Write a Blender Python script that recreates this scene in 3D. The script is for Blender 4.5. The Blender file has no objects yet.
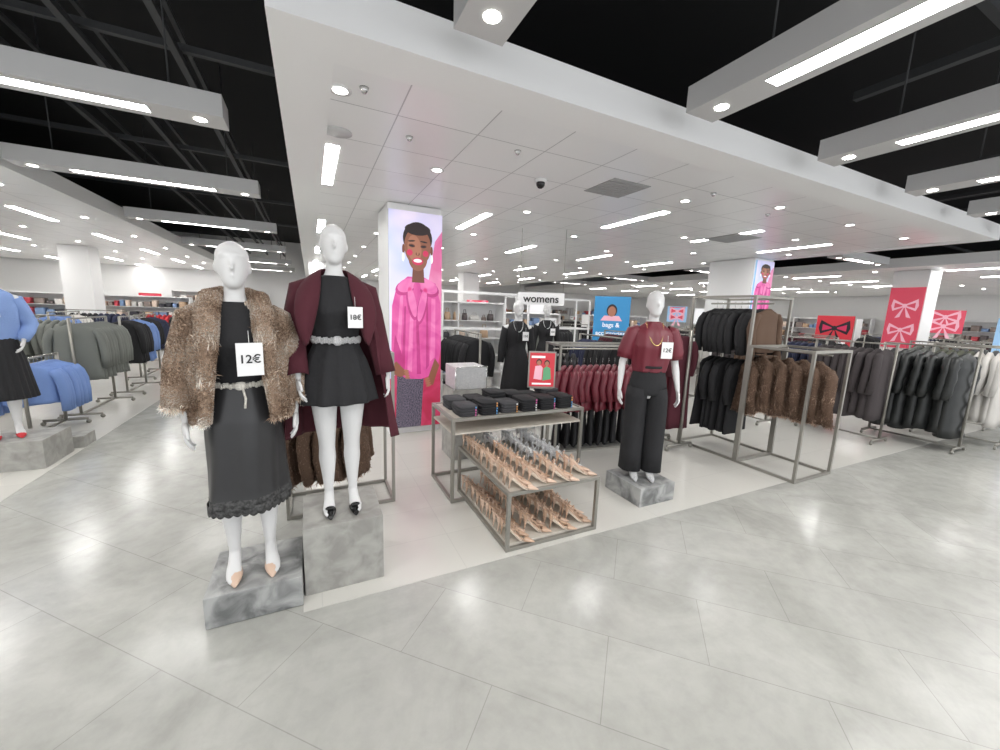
import bpy, math, random
import numpy as np
from mathutils import Matrix, Vector
random.seed(7); np.random.seed(7)
RAD=math.radians
scn=bpy.context.scene; COL=bpy.context.collection

# ------------------------------------------------------------ materials
def mat(name,c,rough=.6,metal=0,emit=0,c2=None,ns=6,bump=0,bs=40,spec=None,vcol=None,sheen=0,dist=0,nosample=False,det=6):
    m=bpy.data.materials.new(name); m.use_nodes=True
    n=m.node_tree.nodes; l=m.node_tree.links; b=n['Principled BSDF']
    b.inputs['Base Color'].default_value=(*c,1); b.inputs['Roughness'].default_value=rough; b.inputs['Metallic'].default_value=metal
    if spec is not None: b.inputs['Specular IOR Level'].default_value=spec
    if sheen: b.inputs['Sheen Weight'].default_value=sheen
    tc=n.new('ShaderNodeTexCoord')
    if emit:
        b.inputs['Emission Color'].default_value=(*c,1); b.inputs['Emission Strength'].default_value=emit
    if c2 is not None:
        t=n.new('ShaderNodeTexNoise'); t.inputs['Scale'].default_value=ns; t.inputs['Detail'].default_value=det; t.inputs['Distortion'].default_value=dist
        r=n.new('ShaderNodeValToRGB'); r.color_ramp.elements[0].position=.35; r.color_ramp.elements[1].position=.65
        r.color_ramp.elements[0].color=(*c,1); r.color_ramp.elements[1].color=(*c2,1)
        l.new(tc.outputs['Object'],t.inputs['Vector']); l.new(t.outputs['Fac'],r.inputs[0]); l.new(r.outputs[0],b.inputs['Base Color'])
        if emit: l.new(r.outputs[0],b.inputs['Emission Color'])
    if vcol:
        a=n.new('ShaderNodeVertexColor'); a.layer_name=vcol; l.new(a.outputs[0],b.inputs['Base Color'])
    if bump:
        t=n.new('ShaderNodeTexNoise'); t.inputs['Scale'].default_value=bs; t.inputs['Detail'].default_value=3
        bp=n.new('ShaderNodeBump'); bp.inputs['Strength'].default_value=bump; bp.inputs['Distance'].default_value=.01
        l.new(tc.outputs['Object'],t.inputs['Vector']); l.new(t.outputs['Fac'],bp.inputs['Height']); l.new(bp.outputs[0],b.inputs['Normal'])
    if nosample: m.cycles.emission_sampling='NONE'
    return m
def nd(m): return m.node_tree.nodes,m.node_tree.links,m.node_tree.nodes['Principled BSDF']

M={}
M['mann']=mat('mannequin_paint',(.68,.68,.68),.5)
M['satin']=mat('black_satin',(.026,.026,.028),.36)
M['black']=mat('black_cloth',(.014,.014,.016),.85,bump=.3)
M['blackpuff']=mat('black_nylon',(.018,.02,.02),.42)
M['lace']=mat('black_lace',(.02,.02,.02),.8,c2=(.09,.09,.09),ns=60)
M['burg']=mat('burgundy_wool',(.07,.011,.02),.9,bump=.15,bs=150)
M['burgs']=mat('burgundy_satin',(.15,.017,.03),.42)
M['metal']=mat('rack_metal',(.31,.30,.27),.4,.6)
M['chrome']=mat('chrome',(.7,.7,.7),.2,1)
M['card']=mat('white_card',(.85,.85,.85),.5)
M['ink']=mat('ink',(.02,.02,.02),.6)
M['belt']=mat('pearl_belt',(.8,.77,.7),.25,.2,bump=1,bs=160)
M['silver']=mat('silver_glitter',(.5,.51,.53),.28,.45,c2=(.97,.97,.97),ns=250,bump=1,bs=300)
M['nude']=mat('nude_leather',(.56,.38,.27),.3)
M['nude2']=mat('blush_leather',(.66,.48,.37),.3)
M['insole']=mat('shoe_insole',(.76,.67,.56),.5)
M['patent']=mat('black_patent',(.01,.01,.01),.08)
M['grey']=mat('grey_knit',(.17,.18,.165),.9)
M['taupe']=mat('taupe_wool',(.055,.046,.048),.9,bump=.2,bs=90)
M['cream']=mat('cream_knit',(.6,.58,.55),.9)
M['blue']=mat('blue_knit',(.17,.27,.55),.9,bump=.3,bs=90)
M['skyblue']=mat('sky_blue_knit',(.22,.33,.62),.9,bump=.3,bs=90)
M['navy']=mat('navy_cloth',(.02,.025,.06),.85)
M['olive']=mat('olive_cloth',(.1,.105,.075),.85)
M['brown']=mat('brown_cloth',(.11,.065,.042),.85)
M['red']=mat('red_cloth',(.5,.03,.04),.8)
M['tan']=mat('tan_fur_lining',(.34,.24,.17),.8)
M['wood']=mat('shelf_board',(.5,.46,.4),.5,c2=(.58,.54,.48),ns=12)
M['white']=mat('white_paint',(.84,.84,.84),.55)
M['plaster']=mat('white_plasterboard',(.93,.93,.93),.6)
M['void']=mat('void_black',(.006,.006,.007),.9)
M['truss']=mat('dark_steel',(.045,.047,.05),.6)
M['trough']=mat('fixture_grey',(.58,.58,.58),.5)
M['light']=mat('light_panel',(1,.985,.96),.5,emit=32)
M['spot']=mat('downlight_glow',(1,.97,.92),.5,emit=10,nosample=True)
M['vent']=mat('vent_grey',(.4,.4,.4),.6)
M['furv']=mat('fur_strands',(.3,.2,.15),.75,vcol='Col')
M['gold']=mat('gold_beads',(.75,.55,.25),.25,.9)
M['stone']=mat('grey_stone_plinth',(.14,.145,.145),.4,c2=(.42,.425,.42),ns=7,dist=.8,det=12)
M['stone2']=mat('light_stone_plinth',(.27,.265,.245),.5,c2=(.40,.395,.37),ns=9,dist=.5,det=12)

def floor_mat():
    m=mat('polished_stone_vinyl',(.5,.5,.48),.22); n,l,b=nd(m)
    tc=n.new('ShaderNodeTexCoord')
    n1=n.new('ShaderNodeTexNoise'); n1.inputs['Scale'].default_value=1.2; n1.inputs['Detail'].default_value=12; n1.inputs['Roughness'].default_value=.6; n1.inputs['Distortion'].default_value=1.0
    r=n.new('ShaderNodeValToRGB'); e=r.color_ramp.elements; e[0].position=.3; e[0].color=(.37,.373,.345,1); e[1].position=.7; e[1].color=(.52,.52,.49,1)
    l.new(tc.outputs['Object'],n1.inputs['Vector']); l.new(n1.outputs['Fac'],r.inputs[0])
    n2=n.new('ShaderNodeTexNoise'); n2.inputs['Scale'].default_value=9; n2.inputs['Detail'].default_value=12; n2.inputs['Roughness'].default_value=.65; n2.inputs['Distortion'].default_value=.2
    mx=n.new('ShaderNodeMixRGB'); mx.blend_type='MULTIPLY'; mx.inputs[0].default_value=.26
    r2=n.new('ShaderNodeValToRGB'); r2.color_ramp.elements[0].position=.3; r2.color_ramp.elements[0].color=(.6,.6,.6,1); r2.color_ramp.elements[1].position=.58
    l.new(tc.outputs['Object'],n2.inputs['Vector']); l.new(n2.outputs['Fac'],r2.inputs[0]); l.new(r.outputs[0],mx.inputs[1]); l.new(r2.outputs[0],mx.inputs[2])
    br=n.new('ShaderNodeTexBrick'); br.offset=.5; br.inputs['Scale'].default_value=1; br.inputs['Brick Width'].default_value=1.0; br.inputs['Row Height'].default_value=.5; br.inputs['Mortar Size'].default_value=.0022
    br.inputs['Color1'].default_value=(1,1,1,1); br.inputs['Color2'].default_value=(.95,.95,.95,1); br.inputs['Mortar'].default_value=(.74,.74,.73,1)
    mp=n.new('ShaderNodeMapping'); mp.inputs['Rotation'].default_value=(0,0,RAD(45)); l.new(tc.outputs['Object'],mp.inputs[0]); l.new(mp.outputs[0],br.inputs['Vector'])
    m2=n.new('ShaderNodeMixRGB'); m2.blend_type='MULTIPLY'; m2.inputs[0].default_value=1
    l.new(mx.outputs[0],m2.inputs[1]); l.new(br.outputs['Color'],m2.inputs[2]); l.new(m2.outputs[0],b.inputs['Base Color'])
    rr=n.new('ShaderNodeMapRange'); rr.inputs['To Min'].default_value=.12; rr.inputs['To Max'].default_value=.29
    l.new(n2.outputs['Fac'],rr.inputs[0]); l.new(rr.outputs[0],b.inputs['Roughness'])
    return m
M['floor']=floor_mat()
def tile_mat(name,c,gro,w,h,rough,ms=.004,off=0.0):
    m=mat(name,c,rough); n,l,b=nd(m); tc=n.new('ShaderNodeTexCoord')
    br=n.new('ShaderNodeTexBrick'); br.offset=off; br.inputs['Scale'].default_value=1; br.inputs['Brick Width'].default_value=w; br.inputs['Row Height'].default_value=h; br.inputs['Mortar Size'].default_value=ms; br.inputs['Mortar Smooth'].default_value=.2
    br.inputs['Color1'].default_value=(*c,1); br.inputs['Color2'].default_value=(*[x*.96 for x in c],1); br.inputs['Mortar'].default_value=(*gro,1)
    l.new(tc.outputs['Object'],br.inputs['Vector']); l.new(br.outputs['Color'],b.inputs['Base Color'])
    return m
M['wfloor']=tile_mat('cream_shop_floor',(.64,.63,.59),(.56,.55,.52),.9,.45,.22,.003)
M['ctile']=tile_mat('metal_ceiling_tile',(.94,.94,.945),(.5,.5,.51),.6,.6,.3,.005)

# ------------------------------------------------------------ mesh builder
class MB:
    def __init__(s): s.v=[]; s.f=[]; s.m=[]
    def add(s,vs,fs,mi=0,T=None):
        o=len(s.v)
        if T is not None: vs=[T@Vector(v) for v in vs]
        s.v+= [tuple(v) for v in vs]; s.f+=[tuple(i+o for i in f) for f in fs]; s.m+=[mi]*len(fs)
    def box(s,x0,x1,y0,y1,z0,z1,mi=0,T=None):
        vs=[(x,y,z) for z in (z0,z1) for x,y in ((x0,y0),(x1,y0),(x1,y1),(x0,y1))]
        s.add(vs,[(3,2,1,0),(4,5,6,7),(0,1,5,4),(1,2,6,5),(2,3,7,6),(3,0,4,7)],mi,T)
    def rings(s,R,mi=0,cap=True,closed=True,T=None):
        n=len(R[0]); vs=[p for r in R for p in r]; fs=[]
        for i in range(len(R)-1):
            for j in range(n if closed else n-1):
                k=(j+1)%n; fs.append((i*n+j,i*n+k,(i+1)*n+k,(i+1)*n+j))
        if cap and closed: fs+= [tuple(range(n))[::-1], tuple((len(R)-1)*n+j for j in range(n))]
        s.add(vs,fs,mi,T)
    def tube(s,P,r,seg=10,mi=0,ref=(0,1,0),cap=True,T=None,fold=0,k=5,ph=0):
        P=[Vector(p) for p in P]; R=[]
        for i,p in enumerate(P):
            t=(P[min(i+1,len(P)-1)]-P[max(i-1,0)]).normalized()
            rf=Vector(ref)
            if abs(t.dot(rf))>.95: rf=Vector((1,0,0)) if abs(t.x)<.9 else Vector((0,0,1))
            sd=t.cross(rf).normalized(); no=sd.cross(t).normalized()
            a=r[i] if hasattr(r,'__len__') else r
            if hasattr(a,'__len__'): a,b=a
            else: b=a
            ring=[]
            for j in range(seg):
                th=2*math.pi*j/seg; q=1+fold*math.sin(k*th+ph+i*1.3)
                ring.append(p+sd*(a*q*math.cos(th))+no*(b*q*math.sin(th)))
            R.append(ring)
        s.rings(R,mi,cap,T=T)
    def ell(s,c,r,mi=0,nu=12,nv=8,T=None):
        R=[]
        for i in range(1,nv):
            a=math.pi*i/nv; R.append([(c[0]+r[0]*math.sin(a)*math.cos(2*math.pi*j/nu),c[1]+r[1]*math.sin(a)*math.sin(2*math.pi*j/nu),c[2]-r[2]*math.cos(a)) for j in range(nu)])
        s.rings(R,mi,T=T)
    def obj(s,name,mats,parent=None,smooth=True,loc=None,bevel=0,sub=0,solid=0,T=None):
        me=bpy.data.meshes.new(name); me.from_pydata(s.v,[],s.f)
        if not isinstance(mats,(list,tuple)): mats=[mats]
        for m in mats: me.materials.append(m)
        if len(mats)>1: me.polygons.foreach_set('material_index',s.m)
        if smooth: me.polygons.foreach_set('use_smooth',[True]*len(s.f))
        me.update()
        o=bpy.data.objects.new(name,me); COL.objects.link(o)
        if parent: o.parent=parent
        if loc: o.location=loc
        if solid:
            md=o.modifiers.new('solid','SOLIDIFY'); md.thickness=solid; md.offset=0
        if bevel:
            md=o.modifiers.new('bevel','BEVEL'); md.width=bevel; md.segments=2; md.limit_method='ANGLE'
        if sub:
            md=o.modifiers.new('sub','SUBSURF'); md.levels=sub; md.render_levels=sub
        return o
def grp(name,loc=(0,0,0),rz=0,sc=1):
    e=bpy.data.objects.new(name,None); COL.objects.link(e); e.location=loc; e.rotation_euler=(0,0,rz); e.scale=(sc,sc,sc); e.empty_display_size=.1
    return e
def ellring(cx,cy,z,rx,ry,n=24,f=None):
    R=[]
    for j in range(n):
        th=2*math.pi*j/n; q=1+(f(th) if f else 0)
        R.append((cx+rx*q*math.sin(th),cy-ry*q*math.cos(th),z))
    return R
def interp(rings,nz):
    Z=np.linspace(0,1,nz); rings=np.array(rings,float)
    zz=rings[:,0]; s=(zz-zz[0])/(zz[-1]-zz[0])
    out=np.stack([np.interp(Z,s,rings[:,c]) for c in range(rings.shape[1])],1)
    for _ in range(2):
        o=out.copy(); o[1:-1]=(out[:-2]+2*out[1:-1]+out[2:])/4; out=o
    return out
def text(body,size,loc,rz,parent,m,name='lettering',rx=90,align='CENTER'):
    c=bpy.data.curves.new(name,'FONT'); c.body=body; c.size=size; c.align_x=align; c.align_y='CENTER'; c.extrude=.001; c.offset=size*.015
    o=bpy.data.objects.new(name,c); COL.objects.link(o); o.location=loc; o.rotation_euler=(RAD(rx),0,rz); c.materials.append(m); o.parent=parent
    return o

# ------------------------------------------------------------ fur
def add_fur(mb,name,parent,count,length,pal,width=.0035,down=.8,cl_amp=.25,rnd=.3):
    V=np.array(mb.v); tri=[]
    for f in mb.f:
        for i in range(1,len(f)-1): tri.append((f[0],f[i],f[i+1]))
    tri=np.array(tri); A=V[tri[:,0]];B=V[tri[:,1]];C=V[tri[:,2]]
    N=np.cross(B-A,C-A); ar=np.linalg.norm(N,axis=1); N=N/np.maximum(ar,1e-9)[:,None]
    idx=np.random.choice(len(tri),count,p=ar/ar.sum())
    a=np.random.rand(count,1); b=np.random.rand(count,1); m=((a+b)>1)[:,0]; a[m]=1-a[m]; b[m]=1-b[m]
    P=A[idx]+(B-A)[idx]*a+(C-A)[idx]*b; n=N[idx]
    cl=np.stack([np.sin(P[:,0]*47+P[:,2]*33),np.sin(P[:,1]*51+P[:,2]*29),np.sin(P[:,0]*39-P[:,1]*41)],1)*cl_amp
    D=n*.8+np.array([0,0,-down])+cl+np.random.randn(count,3)*rnd
    D/=np.linalg.norm(D,axis=1)[:,None]
    L=length*(.6+.8*np.random.rand(count,1))
    S=np.cross(D,np.random.randn(count,3)); S/=np.linalg.norm(S,axis=1)[:,None]; S*=width
    P0=P-n*.004
    mid=P0+D*L*.55+n*.003; tip=P0+D*L+np.array([0,0,-1])*L*.15
    v=np.concatenate([P0-S,P0+S,mid+S*.8,mid-S*.8,tip],1).reshape(-1,3)
    k=np.arange(count)*5
    faces=[(i,i+1,i+2,i+3) for i in k]+[(i+3,i+2,i+4) for i in k]
    me=bpy.data.meshes.new(name); me.from_pydata(v.tolist(),[],faces); me.materials.append(M['furv'])
    pal=np.array(pal); 
    patch=(np.sin(P[:,0]*31+np.sin(P[:,2]*17)*2)+np.sin(P[:,2]*27+P[:,1]*22+np.sin(P[:,0]*13)))*.25+.5
    pi=np.clip((patch+np.random.randn(count)*.28)*len(pal),0,len(pal)-1).astype(int)
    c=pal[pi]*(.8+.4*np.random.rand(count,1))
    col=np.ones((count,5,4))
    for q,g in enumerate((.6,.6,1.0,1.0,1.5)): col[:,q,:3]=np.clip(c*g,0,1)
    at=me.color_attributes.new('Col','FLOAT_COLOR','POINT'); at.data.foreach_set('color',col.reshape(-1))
    o=bpy.data.objects.new(name,me); COL.objects.link(o)
    if parent: o.parent=parent
    return o
PAL_TAN=[(.30,.19,.125),(.50,.36,.26),(.68,.53,.41),(.85,.71,.58),(.95,.85,.75)]
PAL_BRN=[(.16,.095,.062),(.24,.15,.10),(.32,.21,.15),(.40,.28,.205)]

# ------------------------------------------------------------ mannequin
TORSO=[(.80,0,.0,.10,.075),(.86,0,.0,.158,.105),(.92,0,.008,.168,.115),(.98,0,.005,.155,.108),(1.06,0,0,.122,.088),(1.12,0,0,.112,.082),(1.2,0,0,.125,.088),(1.27,0,-.01,.14,.108),(1.32,0,-.012,.15,.112),(1.38,0,-.002,.155,.092),(1.43,0,.004,.165,.075),(1.465,0,.008,.135,.06),(1.49,0,.01,.085,.052),(1.515,0,.01,.052,.047),(1.56,0,.006,.046,.046),(1.61,0,.0,.046,.05)]
HEAD=[(1.583,0,-.05,.02,.022),(1.592,0,-.045,.036,.042),(1.615,0,-.03,.05,.066),(1.65,0,-.012,.062,.084),(1.69,0,0,.071,.095),(1.73,0,.004,.0765,.1),(1.765,0,.008,.073,.095),(1.795,0,.01,.06,.078),(1.815,0,.01,.038,.05),(1.824,0,.01,.012,.016)]
def mann_body(parent,arms,spread=.085,vox=.011):
    b=MB()
    b.rings([ellring(c[1],c[2],c[0],c[3],c[4],32) for c in interp(TORSO,40)])
    b.rings([ellring(c[1],c[2],c[0],c[3],c[4],32) for c in interp(HEAD,22)])
    b.tube([(0,-.086,1.74),(0,-.100,1.705),(0,-.116,1.682),(0,-.096,1.666)],[.008,.010,.012,.008],8)
    b.tube([(-.022,-.084,1.643),(0,-.097,1.646),(.022,-.084,1.643)],[.005,.009,.005],8,ref=(0,0,1))
    b.tube([(-.055,-.068,1.742),(-.025,-.089,1.748),(.025,-.089,1.748),(.055,-.068,1.742)],[.008,.012,.012,.008],8,ref=(0,0,1))
    b.ell((0,-.076,1.605),(.018,.016,.016))
    for s in (-1,1):
        b.ell((s*.075,.006,1.69),(.01,.02,.032)); b.ell((s*.06,-.085,1.31),(.052,.045,.05))
        lx=s*spread
        b.tube([(s*.085,0,.93),(s*.09,0,.84),(lx*.98,-.005,.7),(lx*.93,-.006,.56),(lx*.9,0,.48),(lx*.9,.008,.42),(lx*.9,.016,.34),(lx*.88,.01,.22),(lx*.88,0,.13),(lx*.88,.004,.10)],
               [.09,.088,.077,.063,.053,.05,.053,.039,.029,.03],18)
        b.tube([(lx*.88,.03,.10),(lx*.88,.0,.095),(lx*.9,-.05,.065),(lx*.95,-.1,.033),(lx*.98,-.14,.022),(lx*1.0,-.175,.014)],[(.026,.026),(.03,.034),(.033,.026),(.04,.019),(.034,.014),(.014,.009)],14,ref=(0,0,1))
    hands=MB()
    for s,J in zip((-1,1),arms):
        sh,el,wr=[Vector(q) for q in J]; 
        m1=sh.lerp(el,.4); m2=el.lerp(wr,.3)
        b.tube([Vector((s*.13,.004,1.425)),sh,m1,el,m2,wr],[.045,.047,.042,.034,.035,.022],16)
        d=(wr-el).normalized(); d=(d+Vector((0,-.12,-.4))).normalized()
        sd=Vector((0,-1,0)); sd=(sd-d*sd.dot(d)).normalized(); no=d.cross(sd).normalized()
        b.tube([wr-d*.01,wr+d*.03,wr+d*.065,wr+d*.095],[(.020,.018),(.016,.030),(.014,.038),(.011,.034)],14,ref=sd)
        inn=no*(-1 if no.x*s>0 else 1)
        for k,(o,ln) in enumerate(((.029,.068),(.010,.078),(-.010,.072),(-.028,.056))):
            p0=wr+d*.085+sd*o; p1=p0+d*ln*.45+inn*.006; p2=p1+d*ln*.33+inn*.014; p3=p2+d*ln*.24+inn*.016
            hands.tube([p0,p1,p2,p3],[.0088,.0082,.0072,.005],8)
        p0=wr+d*.03+sd*.022; hands.tube([p0,p0+d*.03+sd*.022+inn*.008,p0+d*.062+sd*.03+inn*.014,p0+d*.08+sd*.03+inn*.018],[.012,.010,.009,.006],8)
    o=b.obj('body',M['mann'],parent)
    md=o.modifiers.new('r','REMESH'); md.mode='VOXEL'; md.voxel_size=vox; md.use_smooth_shade=True
    md=o.modifiers.new('s','SMOOTH'); md.iterations=3; md.factor=.5
    hands.obj('fingers',M['mann'],parent)
def shoe(mb,T,mi=0,mi2=None):
    if mi2 is None: mi2=mi
    secs=[(-.145,.006,.002,.012),(-.125,.018,.001,.024),(-.1,.029,.001,.036),(-.07,.036,.002,.045),(-.045,.037,.006,.048),(-.035,.036,.01,.026),(0,.028,.032,.047),(.04,.024,.058,.075),(.06,.025,.07,.1),(.085,.024,.078,.128),(.1,.014,.082,.128)]
    R=[]
    for y,w,z0,z1 in secs:
        h=(z1-z0)/2; R.append([(w*math.cos(a),y,z0+h+h*math.sin(a)) for a in [2*math.pi*j/12 for j in range(12)]])
    mb.rings(R,mi,T=T)
    mb.tube([(0,.085,.082),(0,.088,.05),(0,.092,.0)],[.014,.007,.0045],8,mi2,T=T)
def sling(mb,T,mi=0,mi2=0):
    """slingback pump: pointed vamp, thin arched sole, straps, stiletto"""
    def rg(S,n=10):
        R=[]
        for y,w,z0,z1 in S:
            h=(z1-z0)/2; R.append([(w*math.cos(a),y,z0+h+h*math.sin(a)) for a in [2*math.pi*j/n for j in range(n)]])
        return R
    mb.rings(rg([(-.15,.004,.002,.01),(-.13,.015,.001,.022),(-.1,.027,.001,.034),(-.075,.033,.002,.042),(-.06,.035,.003,.044)]),mi,T=T)
    mb.rings(rg([(-.06,.032,.003,.012),(-.02,.029,.012,.02),(.02,.024,.042,.05),(.06,.024,.076,.084),(.095,.024,.092,.101),(.108,.013,.095,.101)]),mi2,T=T)
    for s in (-1,1): mb.tube([(s*.034,-.062,.03),(s*.031,-.02,.045),(s*.029,.03,.085),(s*.027,.08,.14),(s*.013,.108,.15),(0,.112,.151)],.0055,6,mi,T=T)
    # heel counter
    mb.rings([[(.024*math.cos(a),.085+.026*math.sin(a),z) for a in [math.pi*j/8 for j in range(9)]] for z in (.095,.135,.148)],mi,cap=False,closed=False,T=T)
    mb.tube([(-.028,.05,.115),(-.02,.035,.15),(0,.03,.16),(.02,.035,.15),(.028,.05,.115)],.0045,6,mi,T=T)
    mb.tube([(0,.09,.096),(0,.097,.05),(0,.103,.0)],[.016,.007,.005],8,mi,T=T)
def garment_rings(parent,name,rings,m,nz=40,n=120,k=9,amp=.0,amp0=0,power=1.5,ph=0,mats=None,hem=None,irr=.5,solid=.004):
    I=interp(rings,nz); b=MB(); R=[]
    for i,c in enumerate(I):
        s=i/(nz-1); a=amp0+(amp-amp0)*s**power
        f=lambda th: a*(math.sin(k*th+ph+.5*math.sin(3*th))+irr*math.sin((k*1.7//1)*th+ph*2+s*2)+irr*.6*math.sin(3*th+s*3))
        R.append(ellring(c[1],c[2],c[0],c[3],c[4],n,f))
    b.rings(R,0,cap=False)
    if mats:
        for i in range(nz-1):
            if I[i][0]<hem:
                for j in range(n): b.m[i*n+j]=1
        return b.obj(name,mats,parent,solid=solid)
    return b.obj(name,m,parent,solid=solid)
def coat_shell(mbs,rings,nz,n,open_l,open_r,amp=.0,k=7,ph=0):
    I=interp(rings,nz); R=[]
    for i,c in enumerate(I):
        s=i/(nz-1); a0=RAD(open_r(s)); a1=2*math.pi-RAD(open_l(s)); row=[]
        for j in range(n):
            th=a0+(a1-a0)*j/(n-1); q=1+amp*s*(math.sin(k*th+ph)+.4*math.sin(2.3*k*th+s*2))
            row.append((c[1]+c[3]*q*math.sin(th),c[2]-c[4]*q*math.cos(th),c[0]))
        R.append(row)
    mbs.rings(R,0,cap=False,closed=False)
def belt(parent,z,rx,ry,m,h=.03,cy=0):
    b=MB(); 
    for j in range(56):
        th=2*math.pi*j/56; b.ell((rx*math.sin(th),cy-ry*math.cos(th),z+.004*math.sin(j*2.1)),(.011,.011,h*.55),nu=8,nv=6)
    b.ell((0,cy-ry-.012,z),(.03,.012,h*.8))
    b.obj('belt',m,parent)
def tag(parent,x,y,z,w,h,txt,rz=0,sz=None):
    b=MB(); T=Matrix.Translation((x,y,z))@Matrix.Rotation(rz,4,'Z')
    b.box(-w/2,w/2,-.002,.002,-h/2,h/2,T=T); b.tube([(0,0,h/2-.005),(0.0,.01,h/2+.06)],.0012,6,T=T)
    b.obj('price_card',M['card'],parent,smooth=False)
    text(txt,sz or w*.48,(x+.0035*math.sin(rz),y-.0035*math.cos(rz),z+.0*h),rz,parent,M['ink'],'price_text')
def plinth(name,x0,x1,y0,y1,h,m):
    g=grp(name,((x0+x1)/2,(y0+y1)/2,0)); b=MB(); w=(x1-x0)/2; d=(y1-y0)/2
    b.box(-w,w,-d,d,.003,h); b.obj('block',m,g,smooth=False,bevel=.004); return g

ARM_DOWN=[[(-.175,.005,1.415),(-.225,.03,1.13),(-.245,-.02,.89)],[(.175,.005,1.415),(.225,.03,1.13),(.245,-.02,.89)]]
DRESS_TOP=[(1.515,0,.01,.07,.062),(1.49,0,.008,.105,.068),(1.46,0,.005,.155,.082),(1.42,0,.0,.172,.1),(1.36,0,-.006,.172,.125),(1.30,0,-.012,.165,.135),(1.2,0,0,.14,.105),(1.12,0,0,.125,.096)]
# ---- M1 : fur coat
def m_fur():
    g=grp('fur_coat_mannequin',(-.362,2.55,.19),RAD(6),1.025)
    mann_body(g,[[(-.18,.005,1.415),(-.235,.03,1.15),(-.245,-.04,.92)],[(.18,.005,1.415),(.235,.04,1.15),(.25,-.03,.92)]],spread=.1,vox=.0085)
    garment_rings(g,'black_knit_top',DRESS_TOP+[(1.07,0,0,.13,.1)],M['black'],nz=36,k=7,amp=.01,amp0=.0)
    garment_rings(g,'satin_slip_skirt',[(1.11,0,0,.124,.097),(1.05,0,0,.137,.106),(.98,0,0,.16,.122),(.9,0,0,.178,.138),(.75,0,0,.18,.145),(.6,0,0,.182,.148),(.5,0,0,.188,.152),(.425,0,0,.195,.16)],None,nz=60,k=5,amp=.07,amp0=.015,power=1.0,mats=[M['satin'],M['lace']],hem=.48)
    b=MB(); R=[]
    for i,z in enumerate((.44,.412,.39)):
        R.append([(.197*(1+.065*math.sin(5*th+.5*math.sin(3*th)))*math.sin(th),-.162*(1+.065*math.sin(5*th+.5*math.sin(3*th)))*math.cos(th),z-(.012*abs(math.sin(16*th)) if i==2 else 0)) for th in [2*math.pi*j/160 for j in range(160)]])
    b.rings(R,cap=False); b.obj('lace_hem',M['lace'],g,solid=.002)
    belt(g,1.085,.132,.103,M['belt'],.03)
    b=MB(); b.tube([(.01,-.12,1.07),(.02,-.132,1.02),(.015,-.14,.97)],.006,8); b.obj('belt_chain',M['belt'],g)
    c=MB()
    coat_shell(c,[(1.52,0,.03,.10,.09),(1.49,0,.02,.155,.11),(1.44,0,.015,.205,.13),(1.36,0,.01,.23,.155),(1.2,0,.01,.245,.165),(1.05,0,.01,.255,.17),(.93,0,.01,.26,.172),(.9,0,.01,.26,.172)],26,40,lambda t:34+8*t,lambda t:24+14*t,.03,6)
    for sd,J in ((-1,[(-.18,.01,1.43),(-.25,.03,1.17),(-.265,-.04,.97)]),(1,[(.18,.01,1.43),(.245,.04,1.17),(.255,-.03,.97)])):
        P=[Vector(q) for q in J]; c.tube([P[0]+Vector((-sd*.04,0,.03)),P[0],P[0].lerp(P[1],.5),P[1],P[1].lerp(P[2],.5),P[2]],[.055,.078,.08,.078,.076,.072],18)
    for sd in (-1,1):
        c.tube([(0,.09,1.53),(sd*.06,.07,1.55),(sd*.105,.0,1.53),(sd*.12,-.08,1.45),(sd*.12,-.135,1.36),(sd*.128,-.15,1.24),(sd*.14,-.155,1.1),(sd*.15,-.155,.98),(sd*.155,-.15,.91)],[.035,.044,.052,.056,.05,.04,.033,.03,.026],12)
    c.obj('fur_coat_lining',M['tan'],g)
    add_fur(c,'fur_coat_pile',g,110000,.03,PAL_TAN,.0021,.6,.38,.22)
    tag(g,.052,-.21,1.235,.115,.165,'12\u20ac',RAD(8),.058)
    sh=MB()
    for sd in (-1,1): shoe(sh,Matrix.Translation((sd*.088,-.05,0)))
    sh.obj('nude_heels',M['nude2'],g)
m_fur()
plinth('stone_plinth',-.57,-.10,2.31,2.76,.188,M['stone'])
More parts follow.
